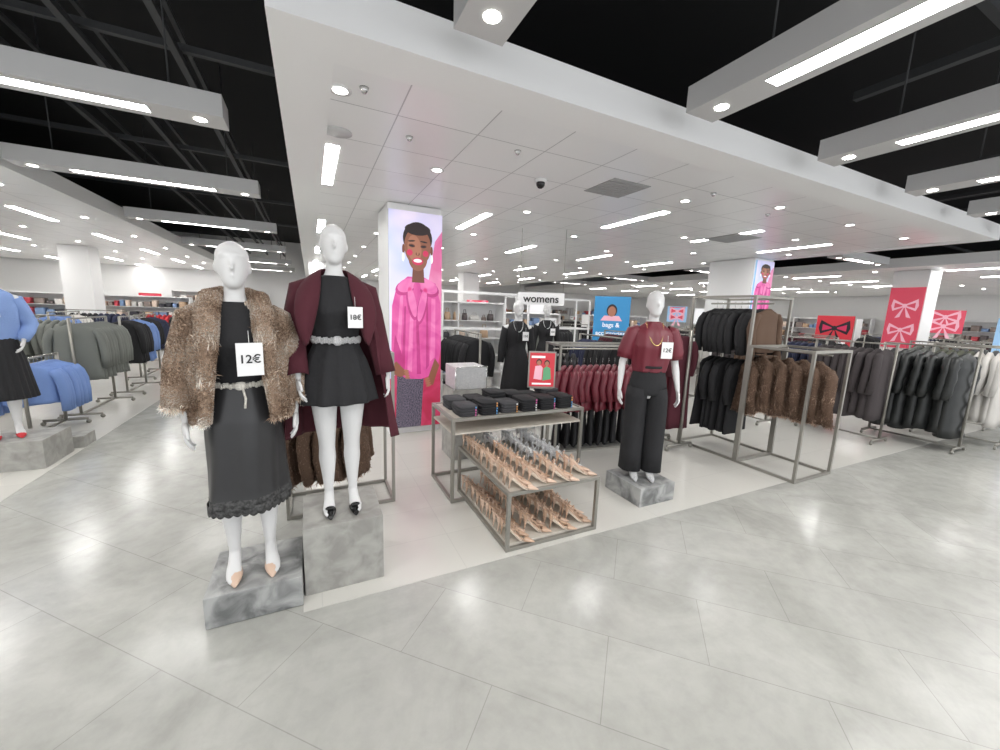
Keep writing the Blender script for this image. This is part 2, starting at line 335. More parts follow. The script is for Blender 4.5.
# ---- M2 : burgundy coat
def m_coat():
    g=grp('burgundy_coat_mannequin',(.14,2.62,.44),RAD(0),.975)
    A=[[(-.18,.005,1.415),(-.245,.035,1.14),(-.225,-.09,.91)],[(.18,.005,1.415),(.25,.03,1.14),(.30,-.02,.9)]]
    mann_body(g,A,spread=.085,vox=.0085)
    garment_rings(g,'black_skater_dress',DRESS_TOP+[(1.07,0,0,.142,.112),(1.0,0,0,.175,.14),(.9,0,0,.205,.165),(.8,0,0,.225,.19),(.735,0,0,.238,.2)],M['black'],nz=60,n=160,k=11,amp=.05,power=1.4,irr=.2)
    belt(g,1.125,.138,.108,M['silver'],.04)
    c=MB()
    coat_shell(c,[(1.535,0,.03,.085,.08),(1.50,0,.02,.14,.10),(1.46,0,.015,.205,.13),(1.38,0,.015,.235,.15),(1.2,0,.02,.255,.16),(1.0,0,.025,.28,.17),(.8,.02,.03,.31,.185),(.6,.03,.035,.33,.2),(.47,.04,.035,.345,.21)],40,90,lambda t:58+30*t,lambda t:62-8*t,.05,7)
    for J in A:
        P=[Vector(q) for q in J]; sd=1 if P[0].x>0 else -1
        c.tube([P[0]+Vector((-sd*.05,0,.035)),P[0]+Vector((0,0,.01)),P[0].lerp(P[1],.5),P[1],P[1].lerp(P[2],.5),P[2]],[.05,.072,.072,.066,.062,.062],20,cap=False,fold=.03,k=4)
    c.obj('coat_body',M['burg'],g,solid=.008)
    b=MB()
    for sd in (-1,1):
        inner=[(0,.085,1.56),(.06*sd,.06,1.565),(.075*sd,-.0,1.55),(.075*sd,-.07,1.48),(.085*sd,-.125,1.38),(.115*sd,-.145,1.25),(.16*sd,-.14,1.1)]
        outer=[(0,.135,1.46),(.12*sd,.11,1.47),(.19*sd,.02,1.475),(.215*sd,-.09,1.41),(.235*sd,-.15,1.30),(.215*sd,-.165,1.19),(.175*sd,-.15,1.08)]
        R=[]
        for t in (0,.25,.5,.75,1):
            R.append([Vector(a).lerp(Vector(o),t)+Vector((0,-.03*math.sin(t*math.pi),.012*math.sin(t*math.pi))) for a,o in zip(inner,outer)])
        b.rings(R,cap=False,closed=False)
    b.obj('coat_collar',M['burg'],g,solid=.012,sub=1)
    tag(g,.1,-.18,1.27,.085,.125,'18\u20ac',RAD(4),.042)
    sh=MB()
    for sd in (-1,1):
        shoe(sh,Matrix.Translation((sd*.0755,-.05,0)))
        sh.ell((sd*.0755,-.13,.05),(.03,.012,.014)); 
    sh.obj('black_heels',M['patent'],g)
m_coat()
plinth('stone_plinth',-.09,.37,2.38,2.84,.438,M['stone2'])
# ---- M3
def m_blouse():
    g=grp('blouse_mannequin',(2.89,2.69,.187),RAD(-30),.985)
    A=[[(-.175,.005,1.415),(-.25,.04,1.14),(-.27,-.02,.89)],[(.175,.005,1.415),(.25,.04,1.14),(.28,-.02,.89)]]
    mann_body(g,A,vox=.011)
    garment_rings(g,'burgundy_blouse',[(1.535,0,.008,.062,.06),(1.50,0,.008,.1,.075),(1.465,0,.005,.165,.095),(1.42,0,0,.185,.115),(1.3,0,-.01,.19,.14),(1.2,0,0,.18,.13),(1.12,0,0,.165,.12),(1.06,0,0,.15,.115)],M['burgs'],nz=40,k=8,amp=.05,power=1,amp0=.01)
    b=MB()
    for sd in (-1,1):
        b.tube([(sd*.13,.005,1.45),(sd*.18,.005,1.43),(sd*.21,.015,1.34),(sd*.23,.025,1.24),(sd*.24,.025,1.18)],[.055,.066,.072,.075,.065],20,cap=False,fold=.06,k=5)
    b.obj('blouse_sleeves',M['burgs'],g,solid=.005)
    b=MB()
    R=[ellring(c[1],c[2],c[0],c[3],c[4],40) for c in interp([(1.13,0,0,.13,.1),(1.08,0,0,.14,.108),(.98,0,0,.168,.125),(.9,0,0,.18,.135),(.84,0,0,.17,.125)],14)]
    b.rings(R,cap=True)
    for sd in (-1,1):
        b.tube([(sd*.08,0,.9),(sd*.095,0,.8),(sd*.1,0,.65),(sd*.1,0,.45),(sd*.1,0,.25),(sd*.1,-.005,.07)],[(.1,.125),(.102,.12),(.1,.11),(.098,.108),(.1,.112),(.105,.12)],32,cap=False,fold=.04,k=5)
    b.obj('black_trousers',M['black'],g,solid=.004)
    b=MB()
    for j in range(44):
        t=j/43*math.pi; b.ell((-.075*math.cos(t),-.03-.12*math.sin(t)**.8,1.52-.20*math.sin(t)),(.007,.007,.007),nu=8,nv=6)
    b.obj('bead_necklace',M['gold'],g)
    b=MB(); b.tube([(-.14,-.02,1.11),(-.07,-.115,1.11),(0,-.13,1.11),(.07,-.115,1.11),(.14,-.02,1.11)],[(.012,.004)]*5,8); b.obj('belt',M['black'],g)
    tag(g,.09,-.175,1.28,.1,.15,'12\u20ac',0,.05)
    sh=MB()
    for sd in (-1,1): shoe(sh,Matrix.Translation((sd*.08,-.05,0)))
    sh.obj('silver_heels',M['silver'],g)
m_blouse()
plinth('stone_plinth',2.66,3.1,2.43,2.9,.183,M['stone'])
# ---- left mannequin
def m_blue():
    g=grp('blue_jumper_mannequin',(-2.83,5.62,.3),RAD(28),.985)
    A=[[(-.175,.005,1.415),(-.23,.06,1.15),(-.2,-.06,.95)],[(.175,.005,1.415),(.26,.06,1.15),(.2,-.08,1.0)]]
    mann_body(g,A,vox=.014)
    garment_rings(g,'blue_jumper',[(1.56,0,.008,.06,.06),(1.50,0,.008,.1,.08),(1.465,0,.005,.17,.1),(1.42,0,0,.19,.12),(1.3,0,-.01,.195,.145),(1.15,0,0,.19,.14),(1.05,0,0,.175,.13),(1.0,0,0,.16,.12)],M['skyblue'],nz=36,k=6,amp=.03,power=1)
    b=MB()
    for J in A:
        P=[Vector(q) for q in J]; b.tube([P[0],P[0].lerp(P[1],.5),P[1],P[1].lerp(P[2],.5),P[2]],[.068,.07,.068,.062,.042],18,fold=.04)
    b.obj('jumper_sleeves',M['skyblue'],g)
    garment_rings(g,'pleated_skirt',[(1.1,0,0,.13,.1),(1.0,0,0,.16,.125),(.8,0,0,.2,.165),(.6,0,0,.225,.19),(.4,0,0,.25,.21)],M['black'],nz=40,n=260,k=26,amp=.035,power=.7,irr=.1)
    tag(g,.02,-.2,1.3,.1,.14,'12\u20ac',0,.05)
    sh=MB()
    for sd in (-1,1): shoe(sh,Matrix.Translation((sd*.08,-.05,0)))
    sh.obj('red_heels',M['red'],g)
m_blue()
plinth('stone_plinth',-3.1,-2.47,5.35,5.88,.298,M['stone2'])
plinth('stone_plinth',-2.95,-2.42,5.98,6.25,.14,M['stone2'])
def m_dark(x,y,z,rz,long=True):
    g=grp('black_outfit_mannequin',(x,y,z),rz,.98)
    mann_body(g,ARM_DOWN,vox=.016)
    garment_rings(g,'black_dress',DRESS_TOP+[(1.0,0,0,.165,.13),(.85,0,0,.19,.15),(.6 if long else .75,0,0,.22,.18),(.3 if long else .7,0,0,.24,.2)],M['black'],nz=40,n=80,k=8,amp=.04)
    b=MB()
    for J in ARM_DOWN:
        P=[Vector(q) for q in J]; b.tube([P[0]*.96,P[0],P[0].lerp(P[1],.5),P[1],P[2]],[.05,.065,.062,.058,.05],16)
    b.tube([(-.06,-.13,1.5),(-.02,-.15,1.35),(0,-.13,1.2)],[.012]*3,8)
    b.obj('cardigan_sleeves',M['black'],g)
    b=MB()
    for j in range(30):
        t=j/29*math.pi; b.ell((-.07*math.cos(t),-.05-.09*math.sin(t),1.5-.14*math.sin(t)),(.007,.007,.007),nu=6,nv=5)
    b.obj('necklace',M['silver'],g)
    tag(g,.1,-.16,1.3,.09,.13,'15\u20ac',0,.045)
m_dark(2.75,5.1,.12,RAD(-20)); m_dark(3.95,6.2,.12,RAD(-25),False)
plinth('display_plinth',2.5,3.0,4.87,5.33,.118,M['white']); plinth('display_plinth',3.7,4.2,5.97,6.43,.118,M['white'])

# ------------------------------------------------------------ nesting display tables
def bar(b,p,q,r=.014,mi=0):
    x0,x1=sorted((p[0],q[0]));y0,y1=sorted((p[1],q[1]));z0,z1=sorted((p[2],q[2])); b.box(x0-r,x1+r,y0-r,y1+r,z0-r,z1+r,mi)
def frame_box(b,x0,x1,y0,y1,z1,r=.014,base=True,z0=.018,mids=()):
    for x in (x0,x1):
        for y in (y0,y1): bar(b,(x,y,z0),(x,y,z1),r)
    for z in ([z0] if base else [])+[z1]+list(mids):
        for x in (x0,x1): bar(b,(x,y0,z),(x,y1,z),r*.97)
        for y in (y0,y1): bar(b,(x0,y,z),(x1,y,z),r*.97)
g=grp('low_display_table',(1.635,2.83,0))
b=MB(); frame_box(b,-.4,.4,-.52,.52,.45,.014); b.obj('frame',M['metal'],g,smooth=False,bevel=.002)
b=MB(); b.box(-.385,.385,-.505,.505,.44,.46); b.box(-.385,.385,-.505,.505,.03,.05); b.obj('shelf_boards',M['wood'],g,smooth=False)
g=grp('tall_display_table',(1.8,3.47,0))
b=MB(); frame_box(b,-.7,.7,-.31,.31,.78,.015); b.obj('frame',M['metal'],g,smooth=False,bevel=.002)
b=MB(); b.box(-.685,.685,-.295,.295,.765,.785); b.box(-.7,.7,-.31,.31,.64,.655); b.obj('shelf_boards',M['wood'],g,smooth=False)
def shoe_lot(name,x0,x1,y0,y1,z,nx,ny,mats,sel,ang=62):
    g=grp(name,((x0+x1)/2,(y0+y1)/2,z)); b=MB()
    for i in range(nx):
        for j in range(ny):
            x=x0+(x1-x0)*(i+.5)/nx-(x0+x1)/2; y=y0+(y1-y0)*(j+.5+(.25 if i%2 else -.15))/ny-(y0+y1)/2
            mi=sel(i,j); T0=Matrix.Translation((x,y,0))@Matrix.Rotation(RAD(ang+random.uniform(-7,7)),4,'Z')
            for s in (-1,1):
                T=T0@Matrix.Translation((s*.029,s*.02+random.uniform(-.01,.01),0))@Matrix.Rotation(RAD(random.uniform(-5,5)),4,'Z')@Matrix.Scale(.86,4)
                sling(b,T,mi,3 if mi<2 else 2)
    b.obj('pairs',mats,g); return g
SM=[M['nude'],M['nude2'],M['silver'],M['insole']]
shoe_lot('high_heel_shoes',1.24,2.02,2.34,3.3,.461,4,9,SM,lambda i,j:2 if (i>=2 and j>=3) or (i==3 and j>=2) or (i==1 and j>=6) else (0 if j%2 else 1))
shoe_lot('high_heel_shoes',1.24,2.02,2.34,3.3,.051,4,8,SM,lambda i,j:(j)%2)
def folded(b,x,y,z,w,d,t,mi,seed):
    r=random.Random(seed)
    n=20; R=[]
    for zz,sc in ((0,.97),(.25*t,1.0),(.75*t,1.0),(t,.96)):
        ring=[]
        for j in range(n):
            a=2*math.pi*j/n; cx=math.copysign(abs(math.cos(a))**.35,math.cos(a)); cy=math.copysign(abs(math.sin(a))**.35,math.sin(a))
            ring.append((x+cx*w/2*sc+r.uniform(-.002,.002),y+cy*d/2*sc+r.uniform(-.002,.002),z+zz))
        R.append(ring)
    b.rings(R,mi)
def stacks(name,x0,x1,y0,y1,z,nx,ny,h,mats,tags=True,lo=4,hi=6):
    g=grp(name,((x0+x1)/2,(y0+y1)/2,z)); b=MB(); k=0; nb=len(mats)-4
    for i in range(nx):
        for j in range(ny):
            w=(x1-x0)/nx*.9; d=(y1-y0)/ny*.92; x=(i+.5)*(x1-x0)/nx-(x1-x0)/2; y=(j+.5)*(y1-y0)/ny-(y1-y0)/2
            lay=random.randint(lo,hi); mi=random.randrange(nb)
            for q in range(lay):
                k+=1; folded(b,x+random.uniform(-.006,.006),y+random.uniform(-.006,.006),q*h,w,d,h*.93,mi,k)
                if tags and j==0: b.box(x+w*.29,x+w*.35,y-d/2-.006,y-d/2+.002,q*h+.003,q*h+h*.75,nb+((i+q//3)%4))
    b.obj('stacks',mats,g)
TG=[mat('tag_pink',(.7,.15,.4),.5),mat('tag_blue',(.12,.35,.7),.5),mat('tag_orange',(.75,.35,.12),.5),mat('tag_white',(.8,.8,.8),.5)]
M['charcoal']=mat('charcoal_knit',(.05,.05,.055),.9)
stacks('folded_black_tops',1.16,2.44,3.19,3.74,.786,6,2,.024,[M['black'],M['black'],M['charcoal']]+TG,lo=4,hi=6)
def sign(name,x,y,z,w,h,rz,m,deco=None,stand=True,depth=.02):
    g=grp(name,(x,y,z),rz); b=MB(); b.box(-w/2,w/2,-depth/2,depth/2,0,h)
    if stand: b.box(-w*.4,w*.4,-.05,.05,0,.008)
    b.obj('panel',m,g,smooth=False)
    if deco: deco(g,w,h,-depth/2-.002)
    return g
def poly(b,pts,y,mi): b.add([(p[0],y,p[1]) for p in pts],[tuple(range(len(pts)))],mi)
def circ(cx,cy,rx,ry,n=24,rot=0):
    out=[]
    for j in range(n):
        a=2*math.pi*j/n; u=rx*math.cos(a); v=ry*math.sin(a); out.append((cx+u*math.cos(rot)-v*math.sin(rot),cy+u*math.sin(rot)+v*math.cos(rot)))
    return out
def lit(name,c,e=.3,c2=None,ns=8,dist=2,det=2): return mat(name,c,.4,emit=e,c2=c2,ns=ns,dist=dist,nosample=True,det=det)
P_={k:lit('print_'+k,c) for k,c in dict(red=(.5,.03,.045),coral=(.55,.06,.1),skin=(.22,.085,.05),skin2=(.33,.14,.085),skin3=(.14,.05,.03),hair=(.02,.012,.012),white=(.8,.8,.82),lips=(.5,.025,.09),black=(.01,.01,.015),blue=(.035,.22,.45),lblue=(.27,.45,.66),green=(.1,.3,.15),lpink=(.7,.38,.46)).items()}
P_['pink']=lit('print_blouse_pink',(.52,.05,.24),.3,(.62,.10,.32),4,1)
P_['pink2']=lit('print_blouse_pink_light',(.6,.1,.32),.3,(.7,.2,.42),4,1)
P_['pinkd']=lit('print_blouse_pink_shade',(.38,.022,.15),.3,(.48,.045,.22),4,1)
P_['lav']=lit('print_backdrop_lavender',(.42,.47,.72),.35,(.68,.61,.76),1.2,.5)
P_['redn']=lit('print_backdrop_red',(.4,.02,.06),.25,(.55,.05,.14),3,1)
P_['rose']=lit('print_backdrop_rose',(.58,.12,.28),.3,(.7,.28,.46),2,.5)
P_['seq']=lit('print_sequin_skirt',(.015,.015,.03),.2,(.2,.17,.23),70,0,4)
def bow(b,cx,cz,s,y,mi,mi2):
    for d in (-1,1):
        poly(b,[(cx,cz+.05*s),(cx+d*.45*s,cz+.32*s),(cx+d*.5*s,cz),(cx+d*.42*s,cz-.25*s),(cx,cz-.05*s)][::d],y,mi)
        poly(b,[(cx+d*.02*s,cz),(cx+d*.38*s,cz+.15*s),(cx+d*.38*s,cz-.12*s)][::d],y-.001,mi2)
        poly(b,[(cx,cz),(cx+d*.3*s,cz-.6*s),(cx+d*.12*s,cz-.55*s)][::-d],y,mi)
    poly(b,circ(cx,cz,.09*s,.1*s,12),y-.002,mi)
def deco_small(g,w,h,y):
    b=MB(); poly(b,[(-w*.45,h*.04),(w*.45,h*.04),(w*.45,h*.96),(-w*.45,h*.96)],y,0)
    poly(b,[(-.3*w,h*.25),(.0*w,h*.22),(.02*w,h*.56),(-.05*w,h*.62),(-.25*w,h*.6)],y-.001,4); poly(b,[(.03*w,h*.2),(.34*w,h*.25),(.3*w,h*.55),(.16*w,h*.6),(.05*w,h*.54)],y-.0015,3)
    for cx,cz,hm in ((-.12,.7,5),(.17,.68,5)):
        poly(b,circ(cx*w,(cz+.01)*h,w*.1,h*.085),y-.002,hm); poly(b,circ(cx*w,cz*h-.004,w*.075,h*.065),y-.003,1)
    poly(b,[(-.4*w,h*.82),(.1*w,h*.82),(.1*w,h*.88),(-.4*w,h*.88)],y-.002,2); poly(b,[(-.35*w,h*.09),(.35*w,h*.09),(.35*w,h*.14),(-.35*w,h*.14)],y-.002,2)
    b.obj('print',[P_['red'],P_['skin2'],P_['white'],P_['green'],P_['lpink'],P_['hair']],g,smooth=False)
sign('framed_red_sign',2.25,3.58,.93,.3,.4,RAD(-22),M['metal'],deco_small)
plinth('display_plinth',1.42,1.86,4.1,4.5,.838,M['stone2'])
g=grp('glitter_gift_box',(1.64,4.3,.84)); b=MB(); b.box(-.19,.19,-.19,.19,0,.26); b.obj('box',M['silver'],g,smooth=False,bevel=.01)
b=MB(); b.tube([(-.19,-.195,.0),(-.19,-.195,.26)],.006,6); b.tube([(.19,-.195,.0),(.19,-.195,.26)],.006,6); b.tube([(-.19,-.195,.26),(.19,-.195,.26)],.006,6); b.obj('edges',M['chrome'],g)

# ------------------------------------------------------------ garments on hangers
def hang(b,x,y,ang,rz,L,W=.42,t=.07,mi=0,sleeve=.5,flare=1.15,seed=0,seg=18,nz=9,puff=0,fold=.12,hk=None):
    r=random.Random(seed); T=Matrix.Translation((x,y,rz))@Matrix.Rotation(ang+r.uniform(-.12,.12),4,'Z')
    zs=[(-.055,.045,.022),(-.075,.09,.03),(-.105,W*.42,.035),(-.16,W*.5,t*.5)]
    R=[]; ph=r.uniform(0,6)
    for z,u,v in zs: R.append([(u*math.cos(a),v*math.sin(a),z) for a in [2*math.pi*j/seg for j in range(seg)]])
    for i in range(1,nz+1):
        s=i/nz; z=-.16-(L-.16)*s; u=W*.5*(.93+(flare-.93)*s); v=t*.5*(1+.35*s)
        pf=1+(puff*(.5 if i%2 else -.5))
        R.append([(u*math.cos(a)*(1+fold*.25*math.sin(3*a+ph)*s),v*pf*math.sin(a)*(1+fold*3*s*math.sin(5*a+ph))+.015*s*math.sin(ph+2*s),z+.01*math.sin(2*a+ph)*s) for a in [2*math.pi*j/seg for j in range(seg)]])
    b.rings(R,mi,T=T)
    if sleeve:
        for sd in (-1,1):
            P=[(sd*W*.44,0,-.13),(sd*(W*.54),0,-.2),(sd*(W*.6),.01,-.3),(sd*(W*.62),.012*r.uniform(-1,1),-.16-sleeve*.6),(sd*(W*.6),-.02,-.13-sleeve)]
            if puff:
                Q=[];rr=[]
                for q in range(9):
                    f=q/8*(len(P)-1); i0=min(int(f),len(P)-2); Q.append(Vector(P[i0]).lerp(Vector(P[i0+1]),f-i0)); rr.append(.055*(1+puff*(.5 if q%2 else -.5)))
                b.tube(Q,rr,10,mi,T=T)
            else: b.tube(P,[.04,.05,.05,.046,.042],9,mi,T=T,fold=.08,k=3)
    if hk is not None:
        b.tube([(0,0,-.05),(0,0,.0),(.012,0,.02),(0,0,.034),(-.012,0,.024)],.002,5,hk,T=T)
def rail_frame(b,L,h,depth=.45):
    b.tube([(-L/2,0,h),(L/2,0,h)],.013,10,ref=(0,0,1))
    for s in (-1,1):
        x=s*L/2
        b.box(x-.014,x+.014,-.014,.014,.07,h+.01)
        b.box(x-.014,x+.014,-depth/2,depth/2,.055,.085)
        for y in (-depth/2,depth/2):
            b.tube([(x-.012,y,.031),(x+.012,y,.031)],.027,12,ref=(0,0,1))
    b.box(-L/2,L/2,-.012,.012,.06,.084)
cnt=[0]
def rack(x,y,L,rz,h,mats,n,GL=.75,W=.42,t=.07,sleeve=.5,flare=1.15,puff=0,name='clothing_rack',lean=RAD(90),seg=16,fold=.12,card=False,mix=False):
    g=grp(name,(x,y,0),rz); b=MB(); rail_frame(b,L,h); b.obj('frame',M['metal'],g)
    b=MB(); mats=list(mats)+[M['chrome']]; nm=len(mats)-1
    for i in range(n):
        cnt[0]+=1; px=-L/2+.06+(L-.12)*(i+.5)/n
        mi=random.randrange(nm) if mix else int(i*nm/n)
        hang(b,px,0,lean,h-.02,GL*random.uniform(.96,1.04),W,t,mi,sleeve,flare,cnt[0],seg,9,puff,fold,nm)
    b.obj('garments',mats,g)
    if card:
        b=MB(); b.box(-.1,.1,-.003,.003,h+.03,h+.2); b.tube([(0,0,h),(0,0,h+.04)],.004,6); b.obj('price_card',M['card'],g,smooth=False)
        text('20\u20ac',.08,(0,-.006,h+.11),0,g,M['ink'],'price_text')
    return g

g=grp('garment_display_frame',(5.04,2.95,0))
b=MB()
for (y0,y1,h) in ((-.75,-.1,1.44),(-.07,.75,2.02)): frame_box(b,-.36,.36,y0,y1,h,.015)
b.tube([(0,-.75,1.4),(0,-.1,1.4)],.012,10,ref=(0,0,1)); b.tube([(0,-.08,1.95),(0,.75,1.95)],.012,10,ref=(0,0,1)); b.tube([(0,-.08,1.3),(0,.75,1.3)],.012,10,ref=(0,0,1))
b.obj('frame',M['metal'],g,bevel=.002,smooth=False)
b=MB()
for i in range(9): hang(b,0,-.02+.085*i,0,1.94,.58,.46,.08,0 if i>0 else 3,.5,1.05,300+i,hk=2)
for i in range(6): hang(b,0,.22+.085*i,0,1.29,1.02,.42,.09,0,.0 if i%2 else .5,1.25,330+i,hk=2)
b.obj('garments',[M['black'],M['navy'],M['chrome'],M['brown']],g)
b=MB()
for i in range(6): hang(b,-.04,-.66+.15*i,RAD(40),1.38-(.06 if i>4 else 0),.7,.58,.18,0,.56,1.12,360+i,fold=.05)
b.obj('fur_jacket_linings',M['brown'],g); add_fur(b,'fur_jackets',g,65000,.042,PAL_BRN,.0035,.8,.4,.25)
rack(4.38,3.62,.36,RAD(90),1.58,[M['burg'],M['burgs']],4,1.25,.3,.08,.45,1.2)
rack(7.55,3.05,1.0,RAD(90),1.47,[M['taupe']],9,1.08,.46,.13,.58,1.15,fold=.1)
rack(8.2,2.42,1.0,RAD(90),1.47,[M['blackpuff']],7,1.22,.5,.17,.58,1.1,puff=.25,fold=.03)
rack(9.15,2.2,.9,RAD(90),1.47,[M['cream'],M['olive']],8,1.1,.46,.12,.55,1.1)
rack(6.9,4.3,1.0,RAD(90),1.45,[M['brown'],M['taupe']],8,.9,.44,.1,.5,1.15)
rack(8.2,4.3,1.2,RAD(90),1.45,[M['navy'],M['grey']],10,.9)
rack(10.6,2.8,1.2,RAD(90),1.45,[M['blackpuff'],M['grey']],9,1.0,.46,.12,.5,1.1)
g=grp('two_tier_top_rack',(3.35,4.02,0),RAD(-8)); b=MB(); frame_box(b,-.62,.62,-.2,.2,1.36,.013); b.tube([(-.62,0,1.3),(.62,0,1.3)],.011,10,ref=(0,0,1)); b.tube([(-.62,0,.82),(.62,0,.82)],.011,10,ref=(0,0,1)); b.obj('frame',M['metal'],g,smooth=False)
b=MB()
for i in range(12): hang(b,-.5+.09*i,-.1,RAD(44),1.16,.62,.44,.07,0,.36,1.25,400+i,hk=2)
for i in range(9): hang(b,-.5+.12*i,0,RAD(60),.66,.6,.38,.08,1,0,1.15,430+i,hk=2)
for i in range(4): hang(b,-.55+.09*i,.1,RAD(60),1.28,.7,.4,.08,1,.4,1.15,450+i,hk=2)
b.obj('garments',[M['burgs'],M['black'],M['chrome']],g)
g=grp('garment_display_frame',(.2,3.6,0)); b=MB(); frame_box(b,-.42,.42,-.22,.22,1.35,.013); b.tube([(-.42,0,1.3),(.42,0,1.3)],.011,10,ref=(0,0,1)); b.tube([(-.42,0,.95),(.42,0,.95)],.011,10,ref=(0,0,1)); b.obj('frame',M['metal'],g,smooth=False)
b=MB()
for i in range(5): hang(b,-.33+.12*i,0,RAD(70),.93,.66,.42,.1,0,.5,1.1,460+i)
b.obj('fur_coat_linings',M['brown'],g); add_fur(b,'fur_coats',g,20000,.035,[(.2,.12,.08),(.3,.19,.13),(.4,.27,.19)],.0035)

DM=[[M['black']],[M['black'],M['navy']],[M['grey'],M['black']],[M['brown'],M['black']],[M['black'],M['burg']],[M['taupe'],M['cream']]]
spots=[(2.2,5.75,90),(4.2,4.95,90),(5.6,5.2,0),(1.3,7.0,0),(5.9,6.3,90),(6.9,5.6,0),(3.8,8.4,0),(1.9,8.6,90),(5.6,8.5,0),(7.4,7.3,0),(8.2,8.8,90),(1.2,9.8,0),(3.3,10.4,0),(5.3,10.6,0),(7.5,10.2,0),(10.2,8.4,0),(11.2,5.4,90),(10.6,10.2,0),(1.8,12.7,0),(3.9,13.0,0),(7.0,12.8,0),(8.8,14.0,0),(12.6,9.2,90),(13.9,8.4,90),(11.9,7.3,0),(.3,7.9,90),(.2,12.0,90),(12.3,3.4,90),(14.3,3.2,90),(15.2,3.7,90),(15.0,9.4,90),(17.0,6.4,0),
(10.3,6.6,90),(9.9,4.6,90),(12.4,6.0,90),(16.3,4.6,90),(17.6,3.6,90),(18.8,5.4,90),(19.2,7.6,0),(14.2,11.0,0),(11.0,14.0,0),(13.2,13.6,90),(5.2,15.4,0),(7.4,15.8,0),(2.6,15.2,0),(9.6,16.4,0),(16.4,12.4,0),(4.0,17.4,0),(12.2,16.8,0)]
for i,(x,y,a) in enumerate(spots):
    rack(x,y,1.1,RAD(a),1.4,DM[i%len(DM)],11,random.choice([.65,.8,1.0]),seg=12,mix=(i%3==0),card=(i%4==0 and a==0))
rack(-3.05,6.8,.75,RAD(90),.98,[M['blue']],8,.52,.46,.1,.5,1.05)
rack(-3.95,6.4,.9,RAD(60),1.35,[M['cream']],9,.75)
rack(-3.0,8.0,1.1,RAD(90),1.42,[M['grey']],10,.85,.46,.12,.55,1.15)
rack(-3.0,9.5,.9,RAD(90),1.4,[M['black'],M['blue']],9,.8)
for i,(x,y,a) in enumerate([(-4.3,8.0,90),(-4.4,9.6,0),(-3.3,11.3,90),(-4.8,11.8,90),(-3.4,13.6,0),(-6.4,9.0,90),(-6.6,11.0,90),(-4.9,13.6,0),(-3.6,16,90),(-7.8,9.2,90),(-6.5,7.2,90),(-8.2,13.2,0),(-5.4,6.6,90),(-8.6,7.4,90),(-9.2,11.2,90)]):
    rack(x,y,1.2,RAD(a),1.38,[[M['cream'],M['grey']],[M['grey']],[M['black'],M['navy']],[M['blue'],M['cream']],[M['red'],M['black']]][i%5],10,.75,seg=12)

PM=[mat('stock_%d'%i,c,.6) for i,c in enumerate([(.7,.68,.65),(.25,.2,.18),(.55,.38,.25),(.5,.06,.08),(.04,.04,.05),(.2,.3,.5),(.75,.6,.5),(.12,.1,.1)])]
def shelving(x,y,rz,L,h=1.5,levels=4,depth=.4,bags=False,name='display_shelving',back=True):
    g=grp(name,(x,y,.004),rz); b=MB()
    for s in (-1,0,1): b.box(s*L/2-.015,s*L/2+.015,-depth/2,depth/2,0,h)
    if back: b.box(-L/2,L/2,depth/2-.01,depth/2,0,h)
    for i in range(levels+1): z=.1+(h-.12)*i/levels; b.box(-L/2,L/2,-depth/2,depth/2,z-.015,z)
    b.obj('frame',M['white'],g,smooth=False)
    b=MB()
    for i in range(levels):
        z=.1+(h-.12)*i/levels+.001; X=-L/2+.05
        while X<L/2-.28:
            w=random.uniform(.1,.26); hh=random.uniform(.1,(h-.12)/levels*.7); mi=random.randrange(8)
            if bags:
                b.tube([(X+w/2,-.02,z),(X+w/2,-.02,z+hh*.5),(X+w/2,-.02,z+hh*.75)],[(w*.48,.07),(w*.46,.06),(w*.38,.03)],12,mi)
                b.tube([(X+w*.25,-.02,z+hh*.7),(X+w*.35,-.02,z+hh*1.1),(X+w*.65,-.02,z+hh*1.1),(X+w*.75,-.02,z+hh*.7)],.006,6,mi)
            else: folded(b,X+w/2,-.02,z,w,depth*.7,hh,mi,int(X*100))
            X+=w+random.uniform(.01,.05)
    b.obj('stock',PM,g)
shelving(2.65,7.6,RAD(0),2.0,1.9,5,bags=True,name='handbag_shelving')
shelving(2.3,11.4,0,3.2,1.9,5,bags=True,name='handbag_shelving')
shelving(6.3,11.6,0,3,1.7,4); shelving(11,12.2,0,3,1.7,4); shelving(17.4,9.0,RAD(-90),4,1.9,5)
shelving(-6.2,17,0,5,1.8,5); shelving(-10.5,10,RAD(90),6,1.9,5); shelving(-10.5,3.5,RAD(90),5,1.9,5)
for x in (-3.5,1.5,5.5,9.5,13.5,17.5): shelving(x,21.6,0,3.6,2.1,5)
for y in (2,6.5,11,15.5): shelving(23.6,y,RAD(-90),4,2.0,5)
g=grp('open_grid_display_frame',(2.9,6.75,0)); b=MB(); frame_box(b,-.85,.85,-.2,.2,2.05,.015,mids=(1.4,)); b.obj('frame',M['white'],g,smooth=False)
g=grp('open_grid_display_frame',(4.8,7.5,0)); b=MB(); frame_box(b,-.95,.95,-.25,.25,2.05,.015,mids=(1.4,)); b.obj('frame',M['white'],g,smooth=False)

